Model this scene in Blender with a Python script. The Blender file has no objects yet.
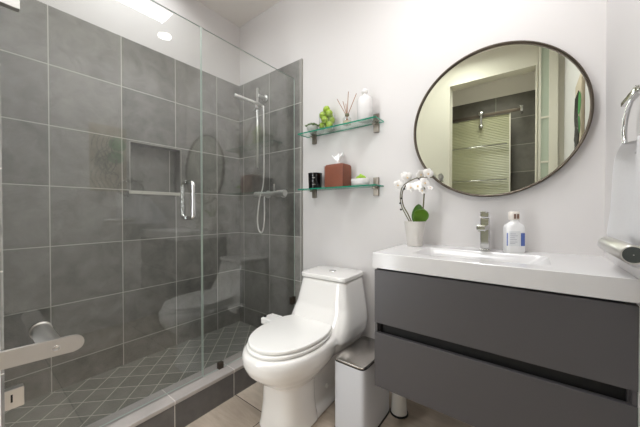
import bpy, bmesh, math, random
from mathutils import Vector, Matrix
random.seed(7)
PI = math.pi
sc = bpy.context.scene
COL = sc.collection

# ------------------------------------------------------------------ units
# 1 tile = 1/3 m; tile coordinates have their zero height on the shower floor
T = 1 / 3
ZS = 0.0667
def V(x, y, z): return Vector((x * T, y * T, z * T + ZS))
CEIL = 8.0 * T + ZS            # 2.733
RX = 7.01 * T                  # right wall
BY = -5.5 * T                  # wall behind the camera
TILETOP = 6.39 * T + ZS

# ------------------------------------------------------------------ camera
cam_d = bpy.data.cameras.new('camera')
cam = bpy.data.objects.new('camera', cam_d); COL.objects.link(cam)
yaw, pitch, roll = 0.6534, -0.0100, -0.0008
F = Vector((-math.sin(yaw) * math.cos(pitch), math.cos(yaw) * math.cos(pitch), math.sin(pitch)))
R0 = Vector((math.cos(yaw), math.sin(yaw), 0)); U0 = R0.cross(F)
R1 = math.cos(roll) * R0 + math.sin(roll) * U0
U1 = -math.sin(roll) * R0 + math.cos(roll) * U0
m = Matrix((R1, U1, -F)).transposed().to_4x4()
m.translation = V(6.32, -4.6538, 3.0127)
cam.matrix_world = m
cam_d.sensor_fit = 'HORIZONTAL'; cam_d.sensor_width = 36
cam_d.lens = 276.626 / 640 * 36
cam_d.clip_start = 0.02
sc.camera = cam

# ------------------------------------------------------------------ world, light, exposure
w = bpy.data.worlds.new('world'); sc.world = w; w.use_nodes = True
w.node_tree.nodes['Background'].inputs[0].default_value = (0.9, 0.95, 1, 1)
w.node_tree.nodes['Background'].inputs[1].default_value = 0.3
def area(name, loc, rot, sx, sy, power, color=(1, 1, 1), spread=PI):
    d = bpy.data.lights.new(name, 'AREA'); d.shape = 'RECTANGLE'; d.size = sx; d.size_y = sy
    if 'downlight' in name: d.shape = 'DISK'
    d.energy = power; d.color = color; d.spread = spread
    o = bpy.data.objects.new(name, d); COL.objects.link(o); o.location = loc; o.rotation_euler = rot
    return o
area('panel_lamp', V(5.18, -1.97, 7.93), (0, 0, 0), .16, .40, 6, (.98, .985, 1.0), 2.6)
area('downlight_lamp', V(6.04, -1.05, 7.95), (0, 0, 0), .10, .10, 2.0, (.99, .985, 1.0), 2.2)
area('shower_fill_lamp', V(1.0, -2.7, 7.95), (0, 0, 0), .45, .7, 5, (.98, 1.0, 1.0), 2.8)  # soft fill added over the shower; no skylight is modelled
area('rear_downlight_fill', V(4.6, -4.3, 7.94), (0, 0, 0), .20, .20, 7, (.97, .985, 1.0), 2.9)  # fill added out of view to light the fronts of toilet and vanity
area('high_fill_lamp', V(2.80, -5.44, 7.60), (math.radians(102), 0, math.radians(32)), .24, .22, 8, (.97, .985, 1.0))  # fill added behind the camera for ceiling and upper walls
area('side_fill_lamp', V(2.52, -5.44, 3.3), (math.radians(90), 0, 0), .14, 1.9, 7, (.93, .97, 1.0))  # tall fill added outside the mirror's view for the lower fronts
area('hall_fill_lamp', V(5.2, -6.4, 7.9), (0, 0, 0), .5, .4, 7, (1.0, .99, .96), 2.2)  # unseen fill added in the room beyond the doorway
sc.view_settings.view_transform = 'Standard'
sc.view_settings.look = 'None'
sc.view_settings.gamma = 1
sc.view_settings.use_curve_mapping = False
sc.view_settings.exposure = 0.10
cy = sc.cycles
cy.use_denoising = True
cy.max_bounces = 12; cy.diffuse_bounces = 6; cy.glossy_bounces = 6
cy.transmission_bounces = 10; cy.transparent_max_bounces = 24
cy.sample_clamp_indirect = 6
cy.caustics_reflective = False; cy.caustics_refractive = False

# ------------------------------------------------------------------ materials
def lin(c):
    c = c / 255
    return c / 12.92 if c <= .04045 else ((c + .055) / 1.055) ** 2.4
def rgb(r, g, b): return (lin(r), lin(g), lin(b), 1)
MATS = {}
def mat(name, col, rough=.5, metal=0, noise=0, nscale=8, bump=0, bscale=60, spec=.5, coat=0, trans=0, sss=0, aniso=0):
    if name in MATS: return MATS[name]
    mt = bpy.data.materials.new(name); mt.use_nodes = True
    nt = mt.node_tree; b = nt.nodes['Principled BSDF']
    b.inputs['Base Color'].default_value = col
    b.inputs['Roughness'].default_value = rough
    b.inputs['Metallic'].default_value = metal
    b.inputs['Specular IOR Level'].default_value = spec
    b.inputs['Coat Weight'].default_value = coat
    b.inputs['Transmission Weight'].default_value = trans
    if sss:
        b.inputs['Subsurface Weight'].default_value = sss
        b.inputs['Subsurface Radius'].default_value = (.02, .02, .02)
    tc = nt.nodes.new('ShaderNodeTexCoord')
    nz = nt.nodes.new('ShaderNodeTexNoise'); nz.inputs['Scale'].default_value = nscale
    nz.inputs['Detail'].default_value = 5
    nt.links.new(tc.outputs['Object'], nz.inputs['Vector'])
    mx = nt.nodes.new('ShaderNodeMix'); mx.data_type = 'RGBA'
    mx.inputs['A'].default_value = tuple(min(1, c * (1 - noise)) for c in col[:3]) + (1,)
    mx.inputs['B'].default_value = tuple(min(1, c * (1 + noise)) for c in col[:3]) + (1,)
    nt.links.new(nz.outputs['Fac'], mx.inputs['Factor'])
    nt.links.new(mx.outputs['Result'], b.inputs['Base Color'])
    if bump:
        n2 = nt.nodes.new('ShaderNodeTexNoise'); n2.inputs['Scale'].default_value = bscale
        n2.inputs['Detail'].default_value = 4
        nt.links.new(tc.outputs['Object'], n2.inputs['Vector'])
        bp = nt.nodes.new('ShaderNodeBump'); bp.inputs['Strength'].default_value = bump
        bp.inputs['Distance'].default_value = .005
        nt.links.new(n2.outputs['Fac'], bp.inputs['Height'])
        nt.links.new(bp.outputs['Normal'], b.inputs['Normal'])
    MATS[name] = mt
    return mt

def tile_mat(name, au, pu, ou, av, pv, ov, c0, c1, grout, gw=.0022, rough=.38, diag=False, cloud=8, spec=.5, streak=None, cellvar=.12):
    """grid of tiles: au/av are 'X','Y','Z' (metres, object space), pitch p, offset o; diag turns the grid by 45 degrees"""
    mt = bpy.data.materials.new(name); mt.use_nodes = True
    nt = mt.node_tree; N = nt.nodes.new; L = nt.links.new
    b = nt.nodes['Principled BSDF']
    tc = N('ShaderNodeTexCoord'); sp = N('ShaderNodeSeparateXYZ'); L(tc.outputs['Object'], sp.inputs[0])
    def M(op, a, bb=None):
        n = N('ShaderNodeMath'); n.operation = op
        for i, x in enumerate((a, bb)):
            if x is None: continue
            if isinstance(x, (int, float)): n.inputs[i].default_value = x
            else: L(x, n.inputs[i])
        return n.outputs[0]
    u, v = sp.outputs[au], sp.outputs[av]
    if diag:
        k = 1 / math.sqrt(2)
        u, v = M('MULTIPLY', M('ADD', u, v), k), M('MULTIPLY', M('SUBTRACT', u, v), k)
    u = M('SUBTRACT', u, ou); v = M('SUBTRACT', v, ov)
    du, dv = M('PINGPONG', u, pu / 2), M('PINGPONG', v, pv / 2)
    mask = M('LESS_THAN', M('MINIMUM', du, dv), gw)
    cu, cv = M('FLOOR', M('DIVIDE', u, pu)), M('FLOOR', M('DIVIDE', v, pv))
    cmb = N('ShaderNodeCombineXYZ'); L(cu, cmb.inputs[0]); L(cv, cmb.inputs[1])
    wn = N('ShaderNodeTexWhiteNoise'); wn.noise_dimensions = '3D'; L(cmb.outputs[0], wn.inputs['Vector'])
    vm = N('ShaderNodeVectorMath'); vm.operation = 'SCALE'; vm.inputs['Scale'].default_value = 3
    L(wn.outputs['Color'], vm.inputs[0])
    va = N('ShaderNodeVectorMath'); va.operation = 'ADD'
    L(tc.outputs['Object'], va.inputs[0]); L(vm.outputs[0], va.inputs[1])
    vec = va.outputs[0]
    if streak:
        mp = N('ShaderNodeMapping'); mp.inputs['Scale'].default_value = streak; L(vec, mp.inputs[0]); vec = mp.outputs[0]
    nz = N('ShaderNodeTexNoise'); nz.inputs['Scale'].default_value = cloud; nz.inputs['Detail'].default_value = 8
    nz.inputs['Roughness'].default_value = .68; nz.inputs['Distortion'].default_value = .4
    L(vec, nz.inputs['Vector'])
    fac = M('ADD', M('MULTIPLY', M('SUBTRACT', nz.outputs['Fac'], .5), 1.9), M('ADD', .5, M('MULTIPLY', M('SUBTRACT', wn.outputs['Value'], .5), cellvar * 4)))
    mx = N('ShaderNodeMix'); mx.data_type = 'RGBA'; mx.clamp_factor = True
    mx.inputs['A'].default_value = c0; mx.inputs['B'].default_value = c1; L(fac, mx.inputs['Factor'])
    m2 = N('ShaderNodeMix'); m2.data_type = 'RGBA'; L(mask, m2.inputs['Factor'])
    L(mx.outputs['Result'], m2.inputs['A']); m2.inputs['B'].default_value = grout
    L(m2.outputs['Result'], b.inputs['Base Color'])
    L(M('ADD', rough, M('MULTIPLY', mask, .4)), b.inputs['Roughness'])
    b.inputs['Specular IOR Level'].default_value = spec
    h = M('ADD', M('MULTIPLY', mask, -1.0), M('MULTIPLY', nz.outputs['Fac'], .0))
    bp = N('ShaderNodeBump'); bp.inputs['Strength'].default_value = .25; bp.inputs['Distance'].default_value = .001
    L(h, bp.inputs['Height']); L(bp.outputs['Normal'], b.inputs['Normal'])
    return mt

def pane_mat(name, tint, ior=1.5, rough=0.0):
    mt = bpy.data.materials.new(name); mt.use_nodes = True
    nt = mt.node_tree; nt.nodes.clear(); N = nt.nodes.new; L = nt.links.new
    out = N('ShaderNodeOutputMaterial'); mix = N('ShaderNodeMixShader')
    tr = N('ShaderNodeBsdfTransparent'); tr.inputs[0].default_value = tint
    gl = N('ShaderNodeBsdfGlossy'); gl.inputs['Roughness'].default_value = rough
    fr = N('ShaderNodeFresnel'); fr.inputs['IOR'].default_value = ior
    # the same reflectance on the way in and on the way out of the pane
    geo = N('ShaderNodeNewGeometry')
    inv = N('ShaderNodeMath'); inv.operation = 'DIVIDE'; inv.inputs[0].default_value = 1; inv.inputs[1].default_value = ior
    mxn = N('ShaderNodeMix'); L(geo.outputs['Backfacing'], mxn.inputs['Factor'])
    mxn.inputs['A'].default_value = ior; mxn.inputs['B'].default_value = ior
    L(mxn.outputs['Result'], fr.inputs['IOR'])
    L(fr.outputs[0], mix.inputs[0]); L(tr.outputs[0], mix.inputs[1]); L(gl.outputs[0], mix.inputs[2])
    L(mix.outputs[0], out.inputs[0])
    return mt
def fresnel_pane(name, tint, f0=.045, boost=1.0):
    """thin clear glass: Schlick reflectance from the facing angle, symmetric for both sides"""
    mt = bpy.data.materials.new(name); mt.use_nodes = True
    nt = mt.node_tree; nt.nodes.clear(); N = nt.nodes.new; L = nt.links.new
    out = N('ShaderNodeOutputMaterial'); mix = N('ShaderNodeMixShader')
    tr = N('ShaderNodeBsdfTransparent'); tr.inputs[0].default_value = tint
    gl = N('ShaderNodeBsdfGlossy'); gl.inputs['Roughness'].default_value = 0.0
    geo = N('ShaderNodeNewGeometry')
    dot = N('ShaderNodeVectorMath'); dot.operation = 'DOT_PRODUCT'
    L(geo.outputs['Normal'], dot.inputs[0]); L(geo.outputs['Incoming'], dot.inputs[1])
    def M(op, a, b_=None):
        n = N('ShaderNodeMath'); n.operation = op
        for i, x in enumerate((a, b_)):
            if x is None: continue
            if isinstance(x, (int, float)): n.inputs[i].default_value = x
            else: L(x, n.inputs[i])
        return n.outputs[0]
    c = M('SUBTRACT', 1.0, M('ABSOLUTE', dot.outputs['Value']))
    r = M('MULTIPLY', M('ADD', f0, M('MULTIPLY', M('POWER', c, 5.0), 1 - f0)), boost)
    L(r, mix.inputs[0]); L(tr.outputs[0], mix.inputs[1]); L(gl.outputs[0], mix.inputs[2])
    L(mix.outputs[0], out.inputs[0])
    return mt
def emit_mat(name, col, s):
    mt = bpy.data.materials.new(name); mt.use_nodes = True
    b = mt.node_tree.nodes['Principled BSDF']
    b.inputs['Base Color'].default_value = col
    b.inputs['Emission Color'].default_value = col; b.inputs['Emission Strength'].default_value = s
    return mt

G0, G1, GROUT = rgb(96, 95, 92), rgb(148, 146, 141), rgb(200, 198, 191)
P1, P2 = 1.0207 * T, T
M_paint = mat('wall_paint', rgb(214, 211, 210), .6, noise=.01, nscale=2, bump=.03, bscale=250)
M_ceil = mat('ceiling_paint', rgb(242, 238, 233), .7, noise=.01)
M_tileL = tile_mat('grey_tile_left', 'Y', P1, -.6768 * T, 'Z', P2, .425 * T + ZS, G0, G1, GROUT)
M_tileB = tile_mat('grey_tile_back', 'X', 1.0075 * T, .187 * T, 'Z', P2, .425 * T + ZS, G0, G1, GROUT)
M_tileC = tile_mat('grey_tile_curb', 'Y', T, -1.78 * T, 'Z', 3.0, 1.5, rgb(88, 86, 85), rgb(110, 108, 106), GROUT)
M_tileCap = tile_mat('grey_cap_tile', 'Y', T, -1.78 * T, 'Z', 3.0, 1.5, rgb(168, 162, 158), rgb(188, 182, 178), rgb(215, 211, 206), rough=.5)
M_sfloor = tile_mat('diamond_floor_tile', 'X', .325 * T, -1.31 * T, 'Y', .325 * T, 2.66 * T, rgb(108, 109, 104), rgb(136, 136, 130), rgb(196, 193, 182), gw=.0024, diag=True, cloud=9, rough=.5)
M_floor = tile_mat('tan_floor_tile', 'X', 3.6 * T, 3.05 * T - 3.6 * T * 2, 'Y', 1.8 * T, -1.74 * T, rgb(168, 154, 139), rgb(216, 203, 187), rgb(52, 44, 40), gw=.0022, rough=.45, cloud=3.5, streak=(.8, 4, 1), cellvar=.2)
M_white = mat('white_porcelain', rgb(236, 234, 231), .08, coat=.4, noise=.003)
M_seat = mat('white_seat_plastic', rgb(240, 239, 236), .18, noise=.003)
M_slab = mat('white_resin', rgb(211, 210, 210), .18, noise=.004)
M_grey = mat('matte_charcoal_lacquer', rgb(76, 74, 76), .42, noise=.015, nscale=3)
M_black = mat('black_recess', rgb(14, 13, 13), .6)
M_chrome = mat('chrome', rgb(215, 215, 215), .07, metal=1)
M_brush = mat('brushed_steel', rgb(212, 210, 206), .36, metal=1, noise=.04, nscale=30)
M_bronze = mat('dark_bronze_metal', rgb(92, 83, 74), .35, metal=.85)
M_pane = fresnel_pane('clear_shower_glass', (.985, .993, .988, 1), f0=.05, boost=1.4)
M_paneedge = mat('green_glass_edge', rgb(205, 220, 212), .12, spec=.8)
M_shelfglass = fresnel_pane('clear_shelf_glass', (.93, .975, .955, 1), f0=.045)
M_shelfedge = mat('teal_glass_edge', rgb(30, 140, 112), .1, spec=.8)
M_vaseglass = fresnel_pane('clear_vase_glass', (.97, .98, .975, 1), f0=.05)
M_mirror = mat('silvered_mirror', rgb(226, 230, 219), .0, metal=1)
M_gasket = mat('black_rubber', rgb(18, 18, 18), .5)
M_cream = mat('cream_door_paint', rgb(222, 218, 204), .5)

# ------------------------------------------------------------------ mesh helpers
def add_box(bm, x0, x1, y0, y1, z0, z1, bev=0, seg=2, mi=0):
    vs = [bm.verts.new((x, y, z)) for x in (x0, x1) for y in (y0, y1) for z in (z0, z1)]
    fs = [bm.faces.new([vs[i] for i in f]) for f in ((0, 1, 3, 2), (4, 6, 7, 5), (0, 4, 5, 1), (2, 3, 7, 6), (0, 2, 6, 4), (1, 5, 7, 3))]
    for f in fs: f.material_index = mi
    if bev:
        es = list({e for f in fs for e in f.edges})
        bmesh.ops.bevel(bm, geom=es, offset=bev, segments=seg, affect='EDGES', profile=.5)
    return fs
def add_lathe(bm, prof, cx=0, cy=0, n=32, cap=True, axis='Z', origin=(0, 0, 0), mi=0):
    """profile [(r, h)]; axis Z / X / Y through origin"""
    rings = []
    for r, h in prof:
        ring = []
        for i in range(n):
            a = 2 * PI * i / n; c, s = r * math.cos(a), r * math.sin(a)
            if axis == 'Z': p = (origin[0] + cx + c, origin[1] + cy + s, origin[2] + h)
            elif axis == 'X': p = (origin[0] + h, origin[1] + c, origin[2] + s)
            else: p = (origin[0] + s, origin[1] + h, origin[2] + c)
            ring.append(bm.verts.new(p))
        rings.append(ring)
    for a, b in zip(rings, rings[1:]):
        for i in range(n):
            f = bm.faces.new((a[i], a[(i + 1) % n], b[(i + 1) % n], b[i])); f.material_index = mi; f.smooth = True
    if cap:
        for rg in (rings[0], rings[-1]):
            f = bm.faces.new(rg); f.material_index = mi
def add_tube(bm, pts, r, n=10, closed=False, mi=0, radii=None):
    pts = [Vector(p) for p in pts]; rings = []
    N_ = len(pts); up = None
    for i, p in enumerate(pts):
        a = pts[(i - 1) % N_] if (closed or i) else p
        b = pts[(i + 1) % N_] if (closed or i < N_ - 1) else p
        t = (b - a).normalized()
        if up is None: up = t.orthogonal().normalized()
        up = (up - t * up.dot(t)).normalized(); s = t.cross(up)
        rr = radii[i] if radii else r
        rings.append([bm.verts.new(p + rr * (math.cos(2 * PI * k / n) * up + math.sin(2 * PI * k / n) * s)) for k in range(n)])
    prs = list(zip(rings, rings[1:]))
    for a, b in prs:
        for i in range(n):
            f = bm.faces.new((a[i], a[(i + 1) % n], b[(i + 1) % n], b[i])); f.smooth = True; f.material_index = mi
    if closed:
        a, b = rings[-1], rings[0]
        off = min(range(n), key=lambda k: (a[0].co - b[k].co).length)
        for i in range(n):
            f = bm.faces.new((a[i], a[(i + 1) % n], b[(i + 1 + off) % n], b[(i + off) % n])); f.smooth = True
    else:
        bm.faces.new(rings[0]); bm.faces.new(rings[-1])
def add_loft(bm, rings, cap=True, smooth=True, mi=0):
    rv = [[bm.verts.new(p) for p in r] for r in rings]; n = len(rv[0])
    for a, b in zip(rv, rv[1:]):
        for i in range(n):
            f = bm.faces.new((a[i], a[(i + 1) % n], b[(i + 1) % n], b[i])); f.smooth = smooth; f.material_index = mi
    if cap:
        bm.faces.new(rv[0]).material_index = mi; bm.faces.new(rv[-1]).material_index = mi
def sup_ring(cx, cy, z, a, bf, bb, n=2.5, seg=48):
    """egg / rounded rectangle ring; bf = reach towards -y, bb = reach towards +y"""
    out = []
    for i in range(seg):
        t = 2 * PI * i / seg; c, s = math.cos(t), math.sin(t)
        x = a * math.copysign(abs(c) ** (2 / n), c)
        y = (bb if s > 0 else bf) * math.copysign(abs(s) ** (2 / n), s)
        out.append((cx + x, cy + y, z))
    return out
def catmull(pts, k=8, closed=False):
    P = [Vector(p) for p in pts]; out = []; n = len(P)
    rng = range(n) if closed else range(n - 1)
    for i in rng:
        p0 = P[(i - 1) % n] if (closed or i) else P[0]
        p1, p2 = P[i], P[(i + 1) % n]
        p3 = P[(i + 2) % n] if (closed or i < n - 2) else P[-1]
        for j in range(k):
            t = j / k
            out.append(.5 * ((2 * p1) + (p2 - p0) * t + (2 * p0 - 5 * p1 + 4 * p2 - p3) * t * t + (3 * p1 - p0 - 3 * p2 + p3) * t ** 3))
    if not closed: out.append(P[-1])
    return out
def obj(name, bm, mats, parent=None, smooth=None, fix=True):
    if fix: bmesh.ops.recalc_face_normals(bm, faces=bm.faces)
    me = bpy.data.meshes.new(name); bm.to_mesh(me); bm.free()
    for mm in (mats if isinstance(mats, (list, tuple)) else [mats]): me.materials.append(mm)
    o = bpy.data.objects.new(name, me); COL.objects.link(o)
    if smooth:
        for p in me.polygons: p.use_smooth = True
    if parent: o.parent = parent
    return o
def tag(o, label, cat, group=None):
    o['label'] = label; o['category'] = cat
    if group: o['group'] = group
    return o
def thing(name, label, cat, loc=(0, 0, 0), rz=0, group=None):
    o = bpy.data.objects.new(name, None); COL.objects.link(o)
    o.location = loc; o.rotation_euler = (0, 0, rz); o.empty_display_size = .05
    return tag(o, label, cat, group)
def struct(name, bm, mats, smooth=None):
    o = obj(name, bm, mats, None, smooth); o['kind'] = 'structure'; return o
def BM(): return bmesh.new()
def autosmooth(o, ang=40):
    me = o.data
    for p in me.polygons: p.use_smooth = True
    me.set_sharp_from_angle(angle=math.radians(ang))

# ------------------------------------------------------------------ room shell
CB = 2.24 * T       # outer face of the curb, end of the tiled back wall
SF = ZS             # shower floor height
HW = -4.42 * T      # shower end wall face
WT = .10
# floor
bm = BM(); add_box(bm, CB - .02, RX + .3, -3.1, .1, -.08, 0); struct('floor', bm, M_floor)
bm = BM(); add_box(bm, 0, 1.84 * T, HW, 0, -.08, SF); struct('floor_shower', bm, M_sfloor)
# ceiling
bm = BM(); add_box(bm, -.15, RX + .3, -3.1, .1, CEIL, CEIL + .1); struct('ceiling', bm, M_ceil)
# left wall: tiles below with the niche, paint above
ny0, ny1, nz0, nz1, nd = -2.585 * T, -1.585 * T, 3.39 * T + ZS, 4.39 * T + ZS, .10
bm = BM()
add_box(bm, -WT - .1, 0, HW, ny0, -.08, TILETOP)
add_box(bm, -WT - .1, 0, ny1, 0, -.08, TILETOP)
add_box(bm, -WT - .1, 0, ny0, ny1, -.08, nz0)
add_box(bm, -WT - .1, 0, ny0, ny1, nz1, TILETOP)
add_box(bm, -WT - .1, -nd, ny0, ny1, nz0, nz1)
struct('wall_shower_left', bm, M_tileL)
bm = BM(); add_box(bm, -WT - .1, -.003, HW, .1, TILETOP, CEIL); struct('wall_left', bm, M_paint)
# niche sill and thin edging
bm = BM(); add_box(bm, -nd + .001, .006, ny0 - .008, ny1 + .008, nz0 - .012, nz0 + .010, .001)
M_sill = mat('pale_stone_sill', rgb(196, 194, 186), .35, noise=.03, nscale=20)
struct('trim_1', bm, M_sill)
M_alu = mat('satin_edge_metal', rgb(158, 157, 150), .35, metal=.4)
bm = BM()
add_box(bm, -.01, .003, ny0 - .004, ny0 + .003, nz0 + .01, nz1)
add_box(bm, -.01, .003, ny1 - .003, ny1 + .004, nz0 + .01, nz1)
add_box(bm, -.01, .003, ny0, ny1, nz1 - .002, nz1 + .004)
struct('trim_2', bm, M_alu)
# back wall tiles and paint
bm = BM(); add_box(bm, 0, CB, 0, .1, -.08, TILETOP); struct('wall_shower_back', bm, M_tileB)
bm = BM()
add_box(bm, CB, RX + .1, .010, .1, -.08, CEIL); add_box(bm, -.003, CB, .010, .1, TILETOP, CEIL)
struct('wall_back', bm, M_paint)
# metal edging of the tile field
bm = BM(); add_box(bm, CB, CB + .006, -.002, .010, 0, TILETOP); struct('trim_3', bm, M_alu)
# right wall
bm = BM(); add_box(bm, RX, RX + .1, BY - .0, .010, -.08, CEIL); struct('wall_right', bm, M_paint)
# end wall of the shower (a block up to the doorway wall)
bm = BM(); add_box(bm, -.2, CB, BY, HW, -.08, CEIL); struct('wall_shower_end', bm, M_paint)
bm = BM(); add_box(bm, 0, CB - .001, HW, HW + .008, 0, TILETOP)
M_tileE = tile_mat('grey_tile_end', 'X', 1.0075 * T, .187 * T, 'Z', P2, .425 * T + ZS, G0, G1, GROUT)
struct('wall_shower_end_tile', bm, M_tileE)
# wall with the doorway behind the camera
dx0, dx1, dz1 = 4.07 * T, 6.43 * T, 7.22 * T + ZS
bm = BM()
add_box(bm, -.2, dx0, BY - .12, BY, -.08, CEIL)
add_box(bm, dx1, RX + .1, BY - .12, BY, -.08, CEIL)
add_box(bm, dx0, dx1, BY - .12, BY, dz1, CEIL)
struct('wall_front', bm, mat('cream_wall_paint', rgb(216, 212, 198), .6, noise=.01))
bm = BM()
for (a, b_) in ((dx0 - .0, dx0 + .014), (dx1 - .014, dx1)):
    add_box(bm, a, b_, BY - .12, BY + .012, 0, dz1 - .014, .002)
add_box(bm, dx0, dx1, BY - .12, BY + .012, dz1 - .014, dz1, .002)
struct('trim_4', bm, M_cream)
# curb
bm = BM(); add_box(bm, 1.84 * T, CB, HW + .008, 0, -.05, .27 * T + ZS - .02); struct('trim_5', bm, M_tileC)
bm = BM(); add_box(bm, 1.82 * T, CB + .004, HW + .008, 0, .27 * T + ZS - .02, .27 * T + ZS, .003); struct('trim_6', bm, M_tileCap)

# ------------------------------------------------------------------ room beyond the doorway (seen in the mirror)
B2 = -8.0 * T
c0, c1 = rgb(84, 81, 75), rgb(112, 108, 100)
M_tile2 = tile_mat('dark_tile_far_room', 'X', 2 * T, 5.2 * T, 'Z', P2, .45 * T + ZS, c0, c1, rgb(152, 150, 140), gw=.004)
bm = BM(); add_box(bm, 2.4 * T, RX + .25, B2 - .1, B2, -.08, 7.35 * T + ZS); struct('wall_far', bm, M_tile2)
bm = BM(); add_box(bm, 2.4 * T, RX + .25, B2 - .1, B2, 7.35 * T + ZS, CEIL); struct('wall_far_upper', bm, M_ceil)
bm = BM(); add_box(bm, 2.4 * T - .1, 2.4 * T, -3.1, BY - .12, -.08, CEIL); struct('wall_far_left', bm, M_paint)
bm = BM(); add_box(bm, RX + .2, RX + .3, -3.1, BY - .12, -.08, CEIL); struct('wall_far_right', bm, M_paint)

rail = thing('sliding_glass_door', 'ribbed greenish glass sliding panel hung from a steel rail, seen in the mirror', 'sliding door', V(4.6, -7.55, -.2))
def relo(bm, o):     # move mesh data into the local frame of its thing
    loc = Vector((0, 0, 0)); q_ = o
    while q_: loc += q_.location; q_ = q_.parent
    bmesh.ops.transform(bm, matrix=Matrix.Translation(-loc), verts=bm.verts)
    return bm
def part(name, bm, mats, parent, smooth=None, auto=None):
    relo(bm, parent); o = obj(name, bm, mats, parent, smooth)
    if auto: autosmooth(o, auto)
    return o
# ribbed panel as real horizontal ribs
bm = BM(); y = -7.5 * T; x0, x1 = 3.0 * T, 5.66 * T; z0, z1 = .1, 6.52 * T + ZS
n = 105; fr, bk = [], []
for i in range(n * 2 + 1):
    z = z0 + (z1 - z0) * i / (n * 2); d = .007 if i % 2 else 0
    fr.append((bm.verts.new((x0, y + d, z)), bm.verts.new((x1, y + d, z))))
    bk.append((bm.verts.new((x0, y - .006, z)), bm.verts.new((x1, y - .006, z))))
for i in range(n * 2):
    bm.faces.new((fr[i][0], fr[i][1], fr[i + 1][1], fr[i + 1][0]))
    bm.faces.new((bk[i][0], bk[i + 1][0], bk[i + 1][1], bk[i][1]))
    bm.faces.new((fr[i][0], fr[i + 1][0], bk[i + 1][0], bk[i][0]))
    bm.faces.new((fr[i][1], bk[i][1], bk[i + 1][1], fr[i + 1][1]))
bm.faces.new((fr[0][0], bk[0][0], bk[0][1], fr[0][1])); bm.faces.new((fr[-1][0], fr[-1][1], bk[-1][1], bk[-1][0]))
M_rib = mat('ribbed_green_glass', rgb(172, 172, 142), .3, spec=.6, noise=.08, nscale=2)
part('ribbed_panel', bm, M_rib, rail)
bm = BM(); add_box(bm, 5.66 * T, 5.70 * T, y - .012, y + .008, z0, z1, .002); part('panel_edge', bm, M_cream, rail)
bm = BM(); add_box(bm, 3.0 * T, 6.05 * T, y + .012, y + .020, 6.54 * T + ZS, 6.64 * T + ZS, .002); part('rail', bm, M_bronze, rail)
for xx in (4.78, ):
    bm = BM()
    add_lathe(bm, [(.001, -.012), (.030, -.012), (.030, .012), (.001, .012)], axis='Y', origin=(xx * T, y + .035, 6.66 * T + ZS), n=24)
    add_box(bm, xx * T - .012, xx * T + .012, y + .022, y + .032, 6.17 * T + ZS, 6.66 * T + ZS, .003)
    add_lathe(bm, [(.001, -.01), (.022, -.01), (.022, .012), (.001, .012)], axis='Y', origin=(xx * T, y + .025, 6.19 * T + ZS), n=24)
    part('roller', bm, M_chrome, rail)
bm = BM(); add_box(bm, 5.98 * T, 6.06 * T, y - .3 * T, y + .03, 6.50 * T + ZS, 6.70 * T + ZS, .004); part('rail_end_stop', bm, M_chrome, rail)
for zz in (5.43, 4.15):
    bm = BM(); add_tube(bm, [(3.05 * T, y + .03, zz * T + ZS), (5.60 * T, y + .03, zz * T + ZS)], .007); 
    for xx in (3.3, 5.4): add_tube(bm, [(xx * T, y, zz * T + ZS), (xx * T, y + .03, zz * T + ZS)], .006)
    part('crossbar', bm, M_chrome, rail)

leaf = thing('glazed_door', 'white glazed door leaf folded against the wall beside the doorway, seen in the mirror', 'door', V(6.50, -5.38, -.2))
for a, b_ in ((6.46, 6.51), (6.68, 6.88)):
    bm = BM(); add_box(bm, a * T, b_ * T, -5.46 * T, -5.36 * T, .01, 7.8 * T + ZS, .003); part('stile', bm, M_cream, leaf)
bm = BM(); add_box(bm, 6.51 * T, 6.68 * T, -5.42 * T, -5.40 * T, .11, 7.7 * T + ZS)
part('door_pane', bm, mat('pale_green_glass', rgb(186, 196, 180), .1), leaf)
for zz in (-.17, 4.35, 5.6, 7.68):
    bm = BM(); add_box(bm, 6.51 * T, 6.68 * T, -5.45 * T, -5.37 * T, zz * T + ZS, (zz + (.12 if zz in (-.17, 7.68) else .05)) * T + ZS, .002); part('door_rail', bm, M_cream, leaf)

# ------------------------------------------------------------------ shower enclosure
GX = 2.025 * T; GH = 6.0 * T + ZS; GB = .27 * T + ZS + .001
def pane_box(bm, x0, x1, y0, y1, z0, z1):
    fs = add_box(bm, x0, x1, y0, y1, z0, z1)
    for f in fs:
        f.normal_update()
        f.material_index = 0 if abs(f.normal.x) > .9 else 1
fx = thing('fixed_shower_panel', 'frameless clear glass panel fixed between shower door and back wall', 'glass panel', (GX, -.35, GB))
bm = BM(); pane_box(bm, GX - .004, GX + .004, -2.222 * T, -.001, GB, GH); part('glass_pane', bm, [M_pane, M_paneedge], fx)
bm = BM(); add_box(bm, GX - .012, GX + .012, -1.95 * T, -1.86 * T, GB, GB + .036, .002); part('glass_clip', bm, M_bronze, fx)
bm = BM(); add_box(bm, GX - .012, GX + .012, -.045, -.001, .90 * T + ZS, .90 * T + ZS + .055, .002); part('glass_clip', bm, M_bronze, fx)
sd = thing('shower_door', 'frameless clear glass shower door with steel pull and wall hinges', 'shower door', (GX, -3.3 * T, GB + .008))
bm = BM(); pane_box(bm, GX - .004, GX + .004, -4.385 * T, -2.240 * T, GB + .008, GH); part('glass_pane', bm, [M_pane, M_paneedge], sd)
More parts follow.
